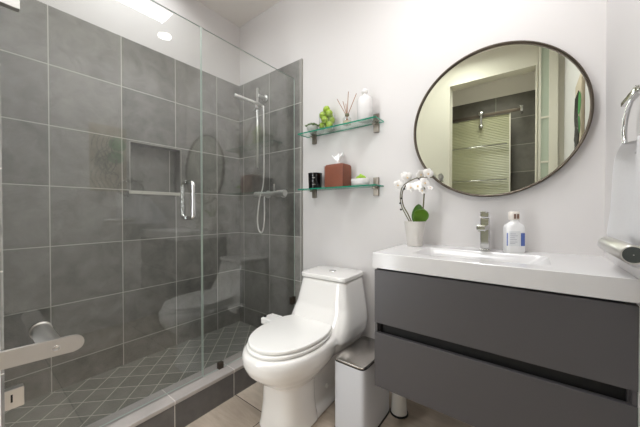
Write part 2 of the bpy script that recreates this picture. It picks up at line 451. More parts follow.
# door pull: two D loops back to back
bm = BM()
for s in (-1, 1):
    o_ = .048 * s; e = .004 * s
    z0, z1 = 2.90 * T + ZS, 3.46 * T + ZS
    pts = [(GX + e, -2.46 * T, z1)]
    for k in range(7):
        a = PI / 2 * k / 6; pts.append((GX + s * (.030 + .026 * math.sin(a)), -2.46 * T, z1 + .022 * 0 - .026 * (1 - math.cos(a))))
    for k in range(7):
        a = PI / 2 * (6 - k) / 6; pts.append((GX + s * (.030 + .026 * math.sin(a)), -2.46 * T, z0 + .026 * (1 - math.cos(a))))
    pts.append((GX + e, -2.46 * T, z0))
    add_tube(bm, pts, .0105, n=14)
part('pull_handle', bm, M_chrome, sd)
for za, zb in ((5.115, 5.40), (.965, 1.165)):
    if za > 3: za, zb = 5.115, 5.33
    bm = BM(); add_box(bm, GX - .014, GX + .014, -4.40 * T, -4.247 * T, za * T + ZS, zb * T + ZS, .0015)
    hg = part('hinge', bm, M_brush, sd)
    bm = BM(); add_box(bm, GX + .0135, GX + .0155, -4.345 * T, -4.330 * T, (za + .07) * T + ZS, (za + .15) * T + ZS); part('hinge_slot', bm, M_black, hg) if za < 3 else bm.free()
# wide flat towel bar on a round post
BXc = 2.70 * T
bm = BM()
nz_ = 16; zc = 1.705 * T + ZS; hh = .080 * T; th = .012
prof = [(-4.95 * T, -hh), ]
outl = [(-4.95 * T, hh)] + [(-3.97 * T + hh * math.sin(a) * 1.05, hh * math.cos(a)) for a in [PI * k / nz_ for k in range(nz_ + 1)]] + [(-4.95 * T, -hh)]
tilt = .06
r1 = [(BXc - th / 2, y_, zc + z_ - (y_ + 4.1 * T) * tilt) for y_, z_ in outl]; r2 = [(BXc + th / 2, p[1], p[2]) for p in r1]
a_ = [bm.verts.new(p) for p in r1]; b_ = [bm.verts.new(p) for p in r2]
bm.faces.new(a_); bm.faces.new(list(reversed(b_)))
for i in range(len(a_)): bm.faces.new((a_[i], b_[i], b_[(i + 1) % len(a_)], a_[(i + 1) % len(a_)]))
es = [e for e in bm.edges if abs(e.verts[0].co.x - e.verts[1].co.x) < 1e-6]
bmesh.ops.bevel(bm, geom=es, offset=.003, segments=2, affect='EDGES')
tb = part('flat_towel_bar', bm, M_brush, sd, auto=35)
bm = BM(); add_lathe(bm, [(.031, .004), (.031, .012), (.028, .014), (.028, BXc - GX - th / 2)], axis='X', origin=(GX, -4.115 * T, 1.70 * T + ZS), n=40)
part('bar_post', bm, M_brush, sd, auto=35)
bm = BM(); add_lathe(bm, [(.009, 0), (.009, .0015), (.007, .0015), (.005, .0005), (.001, .0005)], axis='X', origin=(BXc + th / 2, -4.10 * T, 1.70 * T + ZS), n=24)
ss = part('set_screw', bm, M_chrome, sd)

M_satin = mat('satin_chrome', rgb(232, 232, 230), .3, metal=.8)
# shower riser, hand shower, mixer
sh = thing('shower_riser', 'chrome shower riser rail with hand shower and thermostatic mixer on grey tiles', 'shower', V(1.05, 0, 3.5))
bx, by = .348, -.082
bm = BM(); add_tube(bm, [(bx, by, 1.416), (bx, by, 2.057)], .009, n=16); part('riser_rail', bm, M_satin, sh)
bm = BM()
add_lathe(bm, [(.026, 0), (.026, -.008), (.018, -.012), (.012, -.03), (.012, -.080)], axis='Y', origin=(bx + .006, 0, 2.000), n=24); 
part('wall_rosette', bm, M_satin, sh, auto=40)
bm = BM(); add_lathe(bm, [(.016, -.022), (.018, -.01), (.018, .012), (.014, .022)], axis='Z', origin=(bx, by, 1.915), n=20)
add_tube(bm, [(bx - .035, by, 1.885), (bx - .015, by, 1.90), (bx, by, 1.915)], .010)
add_tube(bm, [(bx, by, 1.915), (bx + .03, by - .01, 1.925)], .012); part('slider', bm, M_satin, sh, auto=40)
hp0 = Vector((.392, -.075, 1.912)); hp1 = Vector((.338, -.290, 1.938))
bm = BM()
add_tube(bm, [hp0, hp0.lerp(hp1, .3), hp0.lerp(hp1, .95), hp1], .012, n=16, radii=[.010, .0115, .0125, .0115]); part('hand_shower', bm, M_satin, sh)
vz = 1.205
bm = BM()
add_tube(bm, [(.300, -.065, vz), (.355, -.065, vz)], .021, n=20)
add_tube(bm, [(.350, -.065, vz), (.575, -.065, vz)], .017, n=20)
add_tube(bm, [(.560, -.065, vz), (.640, -.065, vz)], .024, n=20)
for xx in (.385, .565): add_tube(bm, [(xx, 0, vz), (xx, -.008, vz), (xx, -.009, vz), (xx, -.065, vz)], .02, n=20, radii=[.032, .032, .014, .014])
mixer = part('mixer_valve', bm, M_satin, sh, auto=40)
bm = BM(); add_box(bm, .520, .530, -.075, -.060, vz + .015, vz + .075, .003); part('mixer_lever', bm, M_satin, mixer)
hose = catmull([hp0, (.40, -.070, 1.905), (.408, -.07, 1.87), (.405, -.065, 1.6), (.395, -.062, 1.30), (.375, -.085, 1.17), (.352, -.088, 1.02), (.358, -.085, .93), (.385, -.08, .895), (.412, -.08, .93), (.420, -.075, 1.03), (.412, -.068, 1.15), (.41, -.065, 1.19)], 8)
bm = BM(); add_tube(bm, hose, .006, n=8); part('shower_hose', bm, M_satin, sh)

# ------------------------------------------------------------------ toilet
TA = -math.atan(-.11)
to = thing('toilet', 'white one-piece toilet with closed lid between shower and vanity', 'toilet', (3.30 * T, .008, 0), math.radians(2.5))
def L0(): return BM()
bm = BM()
# bowl and pedestal
# front column, then the bowl above it, the narrow rear pedestal, the foot and the tank
add_loft(bm, [sup_ring(0, -.50, z, a, f, b2, n) for z, a, f, b2, n in (
    (.002, .132, .175, .075, 3.6), (.03, .126, .168, .070, 3.4), (.12, .118, .158, .060, 3.2), (.22, .116, .158, .06, 3.0), (.30, .120, .160, .08, 3.0))])
add_loft(bm, [sup_ring(-.004, -.49, z, a, f, b2, n) for z, a, f, b2, n in (
    (.215, .112, .150, .10, 2.6), (.24, .132, .185, .17, 2.5), (.275, .160, .232, .24, 2.4), (.31, .182, .268, .28, 2.3), (.345, .196, .286, .29, 2.25), (.38, .200, .291, .29, 2.25), (.402, .196, .287, .29, 2.25), (.412, .182, .274, .28, 2.25))])
add_loft(bm, [sup_ring(.01, -.25, z, a, .28, .22, 6) for z, a in ((.002, .080), (.20, .082), (.28, .10), (.34, .15), (.38, .185))])
add_loft(bm, [sup_ring(.0, -.28, z, a, .30, .24, 5) for z, a in ((.0, .122), (.028, .118), (.045, .090))])
add_loft(bm, [sup_ring(xc, yc, z, a, f, b2, n) for z, a, xc, yc, f, b2, n in (
    (.29, .150, .012, -.20, .20, .16, 4), (.33, .188, .014, -.20, .20, .17, 4.2), (.37, .206, .016, -.195, .205, .172, 4.5), (.42, .208, .016, -.175, .190, .152, 5),
    (.47, .200, .016, -.160, .172, .138, 5.5), (.52, .188, .016, -.150, .152, .130, 6), (.60, .170, .016, -.146, .136, .126, 7), (.664, .158, .016, -.144, .126, .124, 7))])
body = obj('toilet_body', bm, M_white, to)
rm = body.modifiers.new('remesh', 'REMESH'); rm.mode = 'VOXEL'; rm.voxel_size = .006; rm.use_smooth_shade = True
sm = body.modifiers.new('smooth', 'SMOOTH'); sm.factor = .5; sm.iterations = 14
def slab_loft(bm, cx, cy, z0, z1, a, bf, bb, n, r=.006, seg=72):
    rs = []
    for k in range(5):
        t = PI / 2 * k / 4; rs.append((z0 + r * (1 - math.cos(t)) if False else z0 + r * (1 - math.cos(t)), r * (1 - math.sin(t))))
    rs2 = [(z1 - (z - z0), i) for z, i in reversed(rs)]
    add_loft(bm, [sup_ring(cx, cy, z, a - i, bf - i, bb - i, n, seg) for z, i in rs + rs2])
bm = BM(); slab_loft(bm, .016, -.144, .668, .694, .162, .130, .126, 9, .006); tl = obj('tank_lid', bm, M_white, to); autosmooth(tl, 35)
bm = BM(); add_lathe(bm, [(.024, .690), (.024, .694), (.020, .697), (.001, .697)], cx=.010, cy=-.135); fb = obj('flush_button', bm, M_chrome, to)
bm = BM(); slab_loft(bm, -.004, -.500, .414, .430, .181, .262, .232, 2.15, .005); st = obj('seat', bm, M_seat, to); autosmooth(st, 35)
bm = BM(); slab_loft(bm, -.004, -.497, .433, .452, .178, .256, .232, 2.15, .007); ld = obj('seat_lid', bm, M_seat, to); autosmooth(ld, 35)
bm = BM(); add_box(bm, -.10, .10, -.29, -.255, .405, .440, .006); hb = obj('seat_hinge', bm, M_seat, to)
bm = BM(); add_lathe(bm, [(.014, 0), (.014, .012), (.009, .018), (.001, .019)], axis='X', origin=(.086, -.33, .10), n=20); obj('bolt_cap', bm, M_seat, to)
# bidet side control
bd = thing('bidet_control', 'white bidet attachment control box with dials beside the toilet seat', 'bidet attachment', (2.46 * T, -1.16 * T, .395), math.radians(3))
bm = BM(); add_box(bm, -.024, .070, -.050, .045, -.012, .026, .006); obj('control_box', bm, M_seat, bd)
for yy, mm in ((-.025, M_gasket), (.02, M_chrome)):
    bm = BM(); add_lathe(bm, [(.009, .025), (.009, .031), (.007, .033), (.001, .033)], cx=-.012, cy=yy, n=20); obj('dial', bm, mm, bd)

# ------------------------------------------------------------------ trash bin
bi = thing('trash_bin', 'slim white pedal bin with steel lid between toilet and vanity', 'trash bin', V(4.28, -.90, -.2))
bw, bdp, bh = .086, .150, 1.07 * T
bm = BM(); add_loft(bm, [sup_ring(0, 0, z, bw + e, bdp + e, bdp + e, 9, 64) for z, e in ((.012, 0), (bh - .012, 0))]); bb_ = obj('bin_body', bm, mat('pale_grey_lacquer', rgb(205, 207, 212), .35, noise=.01), bi); autosmooth(bb_, 40)
bm = BM(); add_loft(bm, [sup_ring(0, 0, z, bw + .002, bdp + .002, bdp + .002, 9, 64) for z in (.0, .012)]); autosmooth(obj('bin_base', bm, M_gasket, bi), 40)
bm = BM(); add_loft(bm, [sup_ring(0, 0, z, bw + .001, bdp + .001, bdp + .001, 9, 64) for z in (bh - .012, bh - .007)]); autosmooth(obj('bin_gasket', bm, M_gasket, bi), 40)
bm = BM(); add_loft(bm, [sup_ring(0, 0, z, bw + e, bdp + e, bdp + e, 9, 64) for z, e in ((bh - .007, 0), (bh - .001, 0), (bh + .002, -.004))]); autosmooth(obj('bin_lid', bm, mat('polished_taupe_steel', rgb(168, 163, 158), .24, metal=1), bi), 40)
bm = BM(); add_box(bm, -.03, .03, -bdp - .028, -bdp + .01, .014, .020, .002); obj('pedal', bm, M_brush, bi)

# toilet brush holder
br = thing('toilet_brush_holder', 'white tapered toilet brush holder with black base under the vanity', 'brush holder', (4.66 * T, -.42 * T, 0))
bm = BM(); add_lathe(bm, [(.042, .006), (.040, .02), (.036, .13), (.034, .21), (.031, .21)], n=32); autosmooth(obj('holder_cup', bm, M_seat, br), 40)
bm = BM(); add_lathe(bm, [(.047, 0), (.047, .006), (.043, .008)], n=32); obj('holder_base', bm, M_gasket, br)
bm = BM(); add_lathe(bm, [(.031, .208), (.031, .214), (.012, .22), (.007, .225), (.007, .24)], n=24); autosmooth(obj('brush_handle', bm, M_seat, br), 40)

# ------------------------------------------------------------------ vanity
VY = -1.35 * T; VX0, VX1 = 4.69 * T, RX - .001
va = thing('vanity_cabinet', 'wall-hung charcoal vanity cabinet with two wide drawers under white basin', 'vanity', V(5.85, -.7, .72))
vb, vt = .72 * T + ZS, 2.262 * T + ZS
bm = BM()
add_box(bm, VX0, VX0 + .016, VY + .022, .009, vb, vt, .001); add_box(bm, VX1 - .016, VX1, VY + .022, .009, vb, vt, .001)
add_box(bm, VX0 + .016, VX1 - .016, VY + .05, .009, vb, vb + .016); add_box(bm, VX0 + .016, VX1 - .016, VY + .05, VY + .06, vb + .016, vt - .01)
add_box(bm, VX0 + .016, VX1 - .016, VY + .0, VY + .05, vt - .10, vt - .016) if False else None
part('carcass', bm, [M_grey], va)
bm = BM(); add_box(bm, VX0, VX1, VY, VY + .020, 1.553 * T + ZS, 2.245 * T + ZS, .0012); part('drawer_front', bm, M_grey, va)
bm = BM(); add_box(bm, VX0, VX1, VY, VY + .020, vb, 1.425 * T + ZS, .0012); part('drawer_front', bm, M_grey, va)
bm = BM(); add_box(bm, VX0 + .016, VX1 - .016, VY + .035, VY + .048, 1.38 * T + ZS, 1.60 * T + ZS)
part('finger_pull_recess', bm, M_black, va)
# side cheeks at the gap ends
for xa in (VX0, VX1 - .010):
    bm = BM(); add_box(bm, xa, xa + .010, VY + .006, VY + .0225, 1.42 * T + ZS, 1.56 * T + ZS); part('gap_cheek', bm, M_grey, va)
# basin top
sx0, sx1, sy0, sy1 = 4.66 * T, RX - .0005, VY - .003, .0095
st_, sb = 2.462 * T + ZS, 2.27 * T + ZS
sk = thing('basin_top', 'white resin basin top with shallow rectangular sink on the vanity', 'sink', V(5.85, -.7, 2.27))
bm = BM()
ix0, ix1, iy0, iy1 = 5.08 * T, 6.48 * T, -1.10 * T, -.37 * T
def rr(x0, x1, y0, y1, z, r, k=6):
    out = []
    for cx_, cy_, a0 in ((x1 - r, y1 - r, 0), (x0 + r, y1 - r, 90), (x0 + r, y0 + r, 180), (x1 - r, y0 + r, 270)):
        for j in range(k + 1):
            a = math.radians(a0 + 90 * j / k); out.append((cx_ + r * math.cos(a), cy_ + r * math.sin(a), z))
    return out
rings = [rr(sx0, sx1, sy0, sy1, sb, .0015), rr(sx0, sx1, sy0, sy1, st_ - .002, .0015), rr(sx0 + .002, sx1 - .0005, sy0 + .002, sy1, st_, .0015),
         rr(ix0, ix1, iy0, iy1, st_, .03), rr(ix0 + .004, ix1 - .004, iy0 + .004, iy1 - .004, st_ - .004, .028),
         rr(ix0 + .02, ix1 - .06, iy0 + .02, iy1 - .02, st_ - .045, .03), rr(ix0 + .06, ix1 - .12, iy0 + .06, iy1 - .06, st_ - .052, .03)]
add_loft(bm, rings, cap=True)
part('basin', bm, M_slab, sk, auto=30)
bm = BM(); add_lathe(bm, [(.022, 0), (.022, .003), (.018, .004), (.001, .004)], origin=(5.78 * T, -.73 * T, st_ - .052)); part('drain', bm, M_chrome, sk)
CT = st_

# faucet
fa = thing('faucet', 'square chrome single-lever faucet at the back of the basin', 'faucet', (1.935, -.062, CT))
bm = BM(); add_box(bm, -.022, .022, -.022, .022, 0, .006, .002); add_box(bm, -.018, .018, -.018, .018, .006, .150, .003)
obj('faucet_body', bm, M_chrome, fa)
bm = BM(); add_box(bm, -.018, .018, -.135, -.01, .098, .120, .004); add_box(bm, -.012, .012, -.130, -.106, .094, .099); obj('spout', bm, M_chrome, fa)
bm = BM(); add_box(bm, -.018, .018, -.022, .020, .154, .176, .003); add_box(bm, -.012, .012, -.075, -.01, .172, .180, .002); obj('lever', bm, M_chrome, fa)

# soap bottle
so = thing('soap_bottle', 'white hand soap bottle with blue label panels beside the faucet', 'soap bottle', (2.045, -.072, CT), math.radians(35)); so.scale = (1.06, 1.06, 1.03)
M_soap = mat('white_plastic', rgb(238, 238, 238), .3)
bm = BM()
add_loft(bm, [sup_ring(0, 0, z, a, b2, b2, n, 40) for z, a, b2, n in ((0, .034, .019, 4), (.004, .037, .021, 4), (.105, .037, .021, 4), (.116, .034, .019, 3.5), (.125, .022, .016, 2.5), (.131, .015, .015, 2), (.138, .0145, .0145, 2))])
autosmooth(obj('bottle_body', bm, M_soap, so), 40)
bm = BM(); add_loft(bm, [sup_ring(0, 0, z, a, a * .8, a * .8, 3, 32) for z, a in ((.138, .017), (.142, .019), (.170, .019), (.174, .016))]); autosmooth(obj('bottle_cap', bm, mat('cream_plastic', rgb(228, 222, 214), .35), so), 40)
bm = BM(); add_box(bm, -.010, -.002, -.0165, -.0148, .144, .164); add_box(bm, .002, .010, -.0165, -.0148, .144, .164); obj('cap_window', bm, mat('brown_print', rgb(120, 92, 78), .5), so)
def arc_panel(bm, x0, x1, z0, z1, off=.0004, a=.037, b2=.021, n=4, k=10):
    pr_ = []
    for i in range(k + 1):
        x = x0 + (x1 - x0) * i / k
        yy = -b2 * max(0, 1 - abs(x / a) ** n) ** (1 / n) - off
        pr_.append((bm.verts.new((x, yy, z0)), bm.verts.new((x, yy, z1))))
    for p_, q_ in zip(pr_, pr_[1:]): bm.faces.new((p_[0], q_[0], q_[1], p_[1]))
bm = BM(); arc_panel(bm, -.035, .012, .030, .092); obj('paper_label', bm, mat('off_white_paper', rgb(222, 224, 226), .5), so, fix=False)
for xa, xb, of_ in ((.014, .034, .0005), (-.0362, -.034, .0008)):
    bm = BM(); arc_panel(bm, xa, xb, .030, .084, off=of_); obj('blue_label_panel', bm, mat('blue_print', rgb(82, 106, 176), .5), so, fix=False)
bm = BM()
for k_, (z_, l_) in enumerate(((.080, .022), (.072, .030), (.064, .018), (.056, .026), (.046, .028), (.040, .020))): arc_panel(bm, -.028, -.028 + l_, z_, z_ + .0015, off=.0008)
obj('label_print', bm, mat('grey_print', rgb(150, 150, 165), .5), so, fix=False)

# orchid
orc = thing('potted_orchid', 'white moth orchid with arched stem in a white tapered pot on the vanity', 'potted orchid', (1.622, -.105, CT))
M_pot = mat('white_ribbed_ceramic', rgb(218, 214, 208), .55, bump=.3, bscale=90)
bm = BM(); add_lathe(bm, [(.001, .001), (.036, .001), (.038, .004), (.050, .118), (.052, .122), (.052, .128), (.048, .128), (.046, .110), (.001, .108)], n=40, cap=False); autosmooth(obj('pot', bm, M_pot, orc), 40)
bm = BM(); add_lathe(bm, [(.001, .112), (.025, .114), (.046, .109)], n=24, cap=False)
obj('moss', bm, mat('brown_moss', rgb(120, 100, 80), .9, noise=.4, nscale=60, bump=1, bscale=200), orc)
def pp(px, py, dy=0): return Vector(((px - 415.5) * .0052, dy, (247.5 - py) * .0052))
M_stem = mat('olive_stem', rgb(98, 92, 62), .5); M_hoop = mat('dark_clip', rgb(40, 36, 34), .5)
st1 = catmull([pp(410, 223), pp(406, 216), pp(402, 208), pp(400.5, 200), pp(401, 193, .0), pp(404, 187, -.01), pp(410, 183, -.012), pp(418, 180, -.012), pp(426, 179.5, -.012), pp(433, 180.5, -.01)], 8)
st2 = catmull([pp(420, 223, .01), pp(423, 210, .01), pp(424, 200, .006), pp(425, 190, 0), pp(424, 183, -.006)], 8)
st3 = catmull([pp(412, 223), pp(408, 215, .003), pp(403.5, 207, .004), pp(402, 198, .004), pp(403.5, 191, 0), pp(408, 185, -.006)], 8)
for s_, r_ in ((st1, .0028), (st3, .0034), (st2, .0036)):
    bm = BM(); add_tube(bm, s_, r_, n=8); obj('stem', bm, M_stem, orc)
for px, py in ((401.5, 211), (400.8, 204.5), (402.0, 199.5), (404.8, 190), (419.8, 180.5)):
    bm = BM(); bmesh.ops.create_icosphere(bm, subdivisions=2, radius=.006, matrix=Matrix.Translation(pp(px, py, -.004)) @ Matrix.Diagonal((1.1, .8, .9, 1))); obj('stem_clip', bm, M_hoop, orc, smooth=True)
def leaf_mesh(base, tip, wid, bend, side):
    bm = BM(); base, tip = Vector(base), Vector(tip); ax = tip - base; n1, n2 = 14, 8
    side = Vector(side).normalized(); up = ax.cross(side).normalized(); g = []
    for i in range(n1 + 1):
        t = i / n1; wv = wid * (math.sin(PI * min(1, t * .93 + .07)) ** .55) * (1 if t < .5 else 1)
        if t == 1: wv = .001
        row = []
        for j in range(n2 + 1):
            s = (j / n2 - .5) * 2
            p = base + ax * t + up * (bend * math.sin(PI * t) - .35 * wid * (1 - s * s) * -1 * .6) + side * (wv * s)
            row.append(bm.verts.new(p))
        g.append(row)
    for i in range(n1):
        for j in range(n2):
            bm.faces.new((g[i][j], g[i + 1][j], g[i + 1][j + 1], g[i][j + 1]))
    return bm
M_leaf = mat('orchid_leaf_green', rgb(92, 132, 38), .35, noise=.18, nscale=14)
M_leafd = mat('orchid_leaf_dark', rgb(74, 114, 40), .4, noise=.15, nscale=14)
for a_, b_, w_, be, sd_, mm in ((pp(419, 225, 0), pp(427, 211, -.045), .037, .016, (.75, .3, -.25), M_leaf), (pp(416, 224, .012), pp(418, 205.5, .018), .030, .008, (1, .1, .1), M_leafd), (pp(419, 225, .0), pp(425, 212, .03), .022, .012, (.6, .3, -.5), M_leafd)):
    o = obj('leaf', leaf_mesh(a_, b_, w_, be, sd_), mm, orc, smooth=True)
    so_ = o.modifiers.new('thick', 'SOLIDIFY'); so_.thickness = .002
M_petal = mat('white_petal', rgb(244, 242, 240), .5, sss=.3)
M_lip = mat('yellow_pink_lip', rgb(232, 205, 160), .5)
def flower(c, r, tilt_x, tilt_z, rot):
    bm = BM()
    def petal(ang, ln, wd, zoff, mi=0):
        d = Vector((math.cos(ang), 0, math.sin(ang))); s = Vector((-math.sin(ang), 0, math.cos(ang)))
        g = []
        for i in range(7):
            t = i / 6; wv = wd * math.sin(PI * (t * .86 + .10)) ** .7
            row = []
            for j in range(5):
                q_ = (j / 4 - .5) * 2
                row.append(bm.verts.new(d * (ln * t) + s * (wv * q_) + Vector((0, -zoff - .12 * ln * math.sin(PI * t) + .10 * ln * q_ * q_, 0))))
            g.append(row)
        for i in range(6):
            for j in range(4):
                f = bm.faces.new((g[i][j], g[i + 1][j], g[i + 1][j + 1], g[i][j + 1])); f.material_index = mi; f.smooth = True
    for k, (ln, wd, zo) in enumerate(((1, .38, .0), (1.05, .62, .06), (.95, .36, .0), (.95, .36, .0), (1.05, .62, .06))):
        petal(PI / 2 + k * 2 * PI / 5, ln * r, wd * r, zo * r)
    for f in list(bm.faces): pass
    bmesh.ops.create_icosphere(bm, subdivisions=2, radius=.17 * r, matrix=Matrix.Translation((0, -.18 * r, -.12 * r)))
    for f in bm.faces:
        if len(f.verts) == 3: f.material_index = 1
    o = obj('flower', bm, [M_petal, M_lip], orc, fix=False); o.location = c; o.rotation_euler = (tilt_x, rot, tilt_z)
for px, py, dy, r, tx, tz, ro in ((399.5, 185.5, -.015, .027, .2, -.3, .2), (409, 178.5, -.02, .029, .1, .3, -.3), (404.5, 176, .0, .020, .3, -.4, .1), (413, 189, -.025, .026, -.3, .2, .4),
                                 (420.5, 188, -.03, .029, -.35, -.2, .1), (427, 185.5, -.03, .028, -.2, .5, .5), (422, 176.5, -.015, .024, .4, .2, -.5), (429.5, 176.5, -.02, .027, .1, .4, .3), (424.5, 193, -.03, .020, -.6, .1, .7), (431, 190, -.015, .016, -.6, .4, .2)):
    flower(pp(px, py, dy), r, tx, tz + math.radians(20), ro)

# ------------------------------------------------------------------ mirror
mr = thing('wall_mirror', 'large round mirror in a thin bronze frame above the vanity', 'mirror', (1.943, 0.008, 1.494))
RR = .357
bm = BM(); add_lathe(bm, [(RR - .010, -.0165), (RR - .010, -.012)], axis='Y', n=128); obj('mirror_glass', bm, M_mirror, mr)
bm = BM(); add_lathe(bm, [(RR - .011, -.001), (RR, -.001), (RR + .001, -.004), (RR + .001, -.027), (RR, -.028), (RR - .0045, -.028), (RR - .0055, -.026), (RR - .0065, -.022), (RR - .0095, -.021), (RR - .0105, -.0165), (RR - .011, -.001)], axis='Y', n=128, cap=False)
autosmooth(obj('mirror_frame', bm, M_bronze, mr), 30)

# ------------------------------------------------------------------ glass shelves
def shelf(label, z, group='glass wall shelves'):
    s = thing('glass_shelf', label, 'glass shelf', V(3.3, 0, z), 0, group)
    zz = z * T + ZS
    bm = BM(); fs = add_box(bm, 2.42 * T, 4.20 * T, -.325 * T, .004, zz - .004, zz + .004)
    for f in fs:
        f.normal_update(); f.material_index = 0 if abs(f.normal.z) > .9 else 1
    part('shelf_pane', bm, [M_shelfglass, M_shelfedge], s)
    for xc in (2.60, 4.05):
        bm = BM(); add_box(bm, xc * T - .017, xc * T + .017, -.004, .010, zz - .056, zz + .056 if xc > 3 else zz + .010, .001); add_box(bm, xc * T - .012, xc * T + .012, -.034, -.003, zz - .014, zz - .0045, .001); add_box(bm, xc * T - .012, xc * T + .012, -.026, -.003, zz + .0045, zz + .012, .001)
        part('shelf_bracket', bm, mat('dark_brushed_nickel', rgb(150, 142, 132), .4, metal=.9), s)
    return zz + .0042
s1 = shelf('upper clear glass wall shelf holding the vase of limes', 4.613)
s2 = shelf('lower clear glass wall shelf holding the brown tissue box', 3.455)

# succulent
M_sucpot = mat('speckled_grey_ceramic', rgb(176, 178, 172), .5, noise=.25, nscale=120)
su = thing('potted_succulent', 'tiny succulent in a small grey round pot at left end of upper shelf', 'potted plant', (.900, -.060, s1)); su.scale = (1.35,) * 3
bm = BM(); add_lathe(bm, [(.001, 0), (.016, 0), (.027, .012), (.030, .024), (.027, .034), (.023, .034), (.021, .030), (.001, .029)], n=28, cap=False); autosmooth(obj('pot', bm, M_sucpot, su), 40)
bm = BM()
for k in range(22):
    a = k * 2.4; r = .003 + .0008 * k; h = .046 - .0006 * k
    bmesh.ops.create_icosphere(bm, subdivisions=1, radius=.0085, matrix=Matrix.Translation((r * 1.5 * math.cos(a), r * 1.5 * math.sin(a), h)) @ Matrix.Rotation(a, 4, 'Z') @ Matrix.Diagonal((1.5, .7, .7, 1)))
obj('leaves', bm, mat('dusty_green', rgb(92, 112, 72), .6, noise=.2, nscale=80), su, smooth=True)

# vase of limes
vx, vy, vr = 1.022, -.056, .055
vs = thing('glass_vase', 'clear glass cylinder vase of limes on the upper shelf', 'vase', (vx, vy, s1))
bm = BM(); add_lathe(bm, [(.001, .0), (vr, .0), (vr, .105), (vr - .0025, .105), (vr - .0025, .006), (.001, .006)], n=40, cap=False); autosmooth(obj('vase_glass', bm, M_vaseglass, vs), 40)
M_lime = mat('lime_skin', rgb(150, 178, 48), .35, noise=.22, nscale=30, bump=.15, bscale=300)
lr = .0230
spots = [(-.027, -.013, .027, 'green lime at bottom left inside the glass vase'), (.027, -.013, .027, 'green lime at bottom right inside the glass vase'),
         (.0, .027, .027, 'green lime at the bottom back of the glass vase'), (.001, -.027, .061, 'green lime at middle front of the glass vase'),
         (-.026, .015, .063, 'green lime in middle left of the vase, behind another'), (.026, .015, .065, 'green lime in middle right of the glass vase'),
         (-.028, -.012, .099, 'green lime at upper left on the vase rim'), (.027, -.014, .101, 'green lime at upper right on the vase rim'),
         (.0, .026, .102, 'green lime heaped at the back above the vase rim'), (-.002, -.004, .134, 'topmost green lime heaped above the glass vase')]
for k, (x, y, z, lb) in enumerate(spots):
    bm = BM(); bmesh.ops.create_uvsphere(bm, u_segments=24, v_segments=16, radius=lr)
    for v in bm.verts:
        v.co.z *= 1.07 + (.10 if abs(v.co.z) > lr * .97 else 0)
    o = obj('lime', bm, M_lime, None, smooth=True); o.location = (vx + x, vy + y, s1 + z); o.rotation_euler = (random.uniform(-1, 1), random.uniform(-1, 1), random.uniform(0, 3))
    tag(o, lb, 'lime', 'limes in the vase')

# reed diffuser
rd = thing('reed_diffuser', 'small glass reed diffuser bottle with five brown sticks on upper shelf', 'reed diffuser', (1.180, -.060, s1)); rd.scale = (1.25,) * 3
bm = BM(); add_lathe(bm, [(.001, 0), (.021, 0), (.022, .003), (.022, .034), (.014, .042), (.009, .046), (.009, .056), (.0075, .056), (.0075, .046), (.012, .040), (.0195, .033), (.0195, .003), (.001, .003)], n=32, cap=False); autosmooth(obj('bottle', bm, M_vaseglass, rd), 40)
bm = BM(); add_lathe(bm, [(.001, .0035), (.019, .0035), (.019, .020), (.001, .020)], n=28, cap=False); obj('scented_oil', bm, mat('pale_oil', rgb(205, 190, 165), .2), rd)
bm = BM(); add_lathe(bm, [(.0095, .046), (.011, .047), (.011, .057), (.0095, .058)], n=24, cap=False); obj('collar', bm, mat('olive_collar', rgb(110, 108, 80), .4), rd)
M_reed = mat('brown_reed', rgb(150, 108, 80), .7)
for tx, ty, h in ((-.060, 0, .146), (-.030, .008, .130), (.010, -.004, .165), (.054, .0, .146), (-.014, .012, .115)):
    bm = BM(); add_tube(bm, [(-tx * .25, -ty * .2, .006), (tx * .15, ty * .1, .058), (tx, ty, h)], .0018, n=6); obj('reed', bm, M_reed, rd)

# white stoppered bottle
wb = thing('stoppered_bottle', 'white ceramic bottle with ball stopper at right end of upper shelf', 'bottle', (1.306, -.062, s1)); wb.scale = (1.12, 1.12, 1.05)
M_frost = mat('white_glazed_ceramic', rgb(220, 218, 217), .25)
bm = BM(); add_lathe(bm, [(.001, 0), (.038, 0), (.041, .004), (.041, .118), (.037, .130), (.022, .139), (.016, .143), (.015, .152), (.001, .152)], n=40, cap=False); autosmooth(obj('bottle', bm, M_frost, wb), 40)
bm = BM(); bmesh.ops.create_uvsphere(bm, u_segments=24, v_segments=16, radius=.018, matrix=Matrix.Translation((0, 0, .168))); obj('ball_stopper', bm, M_frost, wb, smooth=True)

# candle
ca = thing('candle', 'black glass candle with small white print at left end of lower shelf', 'candle', (.922, -.058, s2)); ca.scale = (1.17, 1.17, 1.05)
bm = BM(); add_lathe(bm, [(.001, 0), (.036, 0), (.038, .003), (.041, .092), (.042, .096), (.042, .100), (.039, .100), (.037, .085), (.001, .083)], n=40, cap=False); autosmooth(obj('candle_jar', bm, mat('black_gloss_glass', rgb(12, 12, 13), .12), ca), 40)
def cpan(bm, a0, a1, z0, z1, r0=.0392, k=6):
    pr_ = []
    for i in range(k + 1):
        a = a0 + (a1 - a0) * i / k
        pr_.append((bm.verts.new((r0 * math.sin(a), -r0 * math.cos(a), z0)), bm.verts.new(((r0 + .0009) * math.sin(a), -(r0 + .0009) * math.cos(a), z1))))
    for p_, q_ in zip(pr_, pr_[1:]): bm.faces.new((p_[0], q_[0], q_[1], p_[1]))
for a0, a1, z0, z1, r0 in ((.30, .62, .0665, .069, .0405), (.38, .55, .061, .062, .0402), (.22, .74, .0245, .026, .0388)):
    bm = BM(); cpan(bm, a0, a1, z0, z1, r0); obj('candle_print', bm, mat('white_print', rgb(225, 225, 220), .5), ca, fix=False)

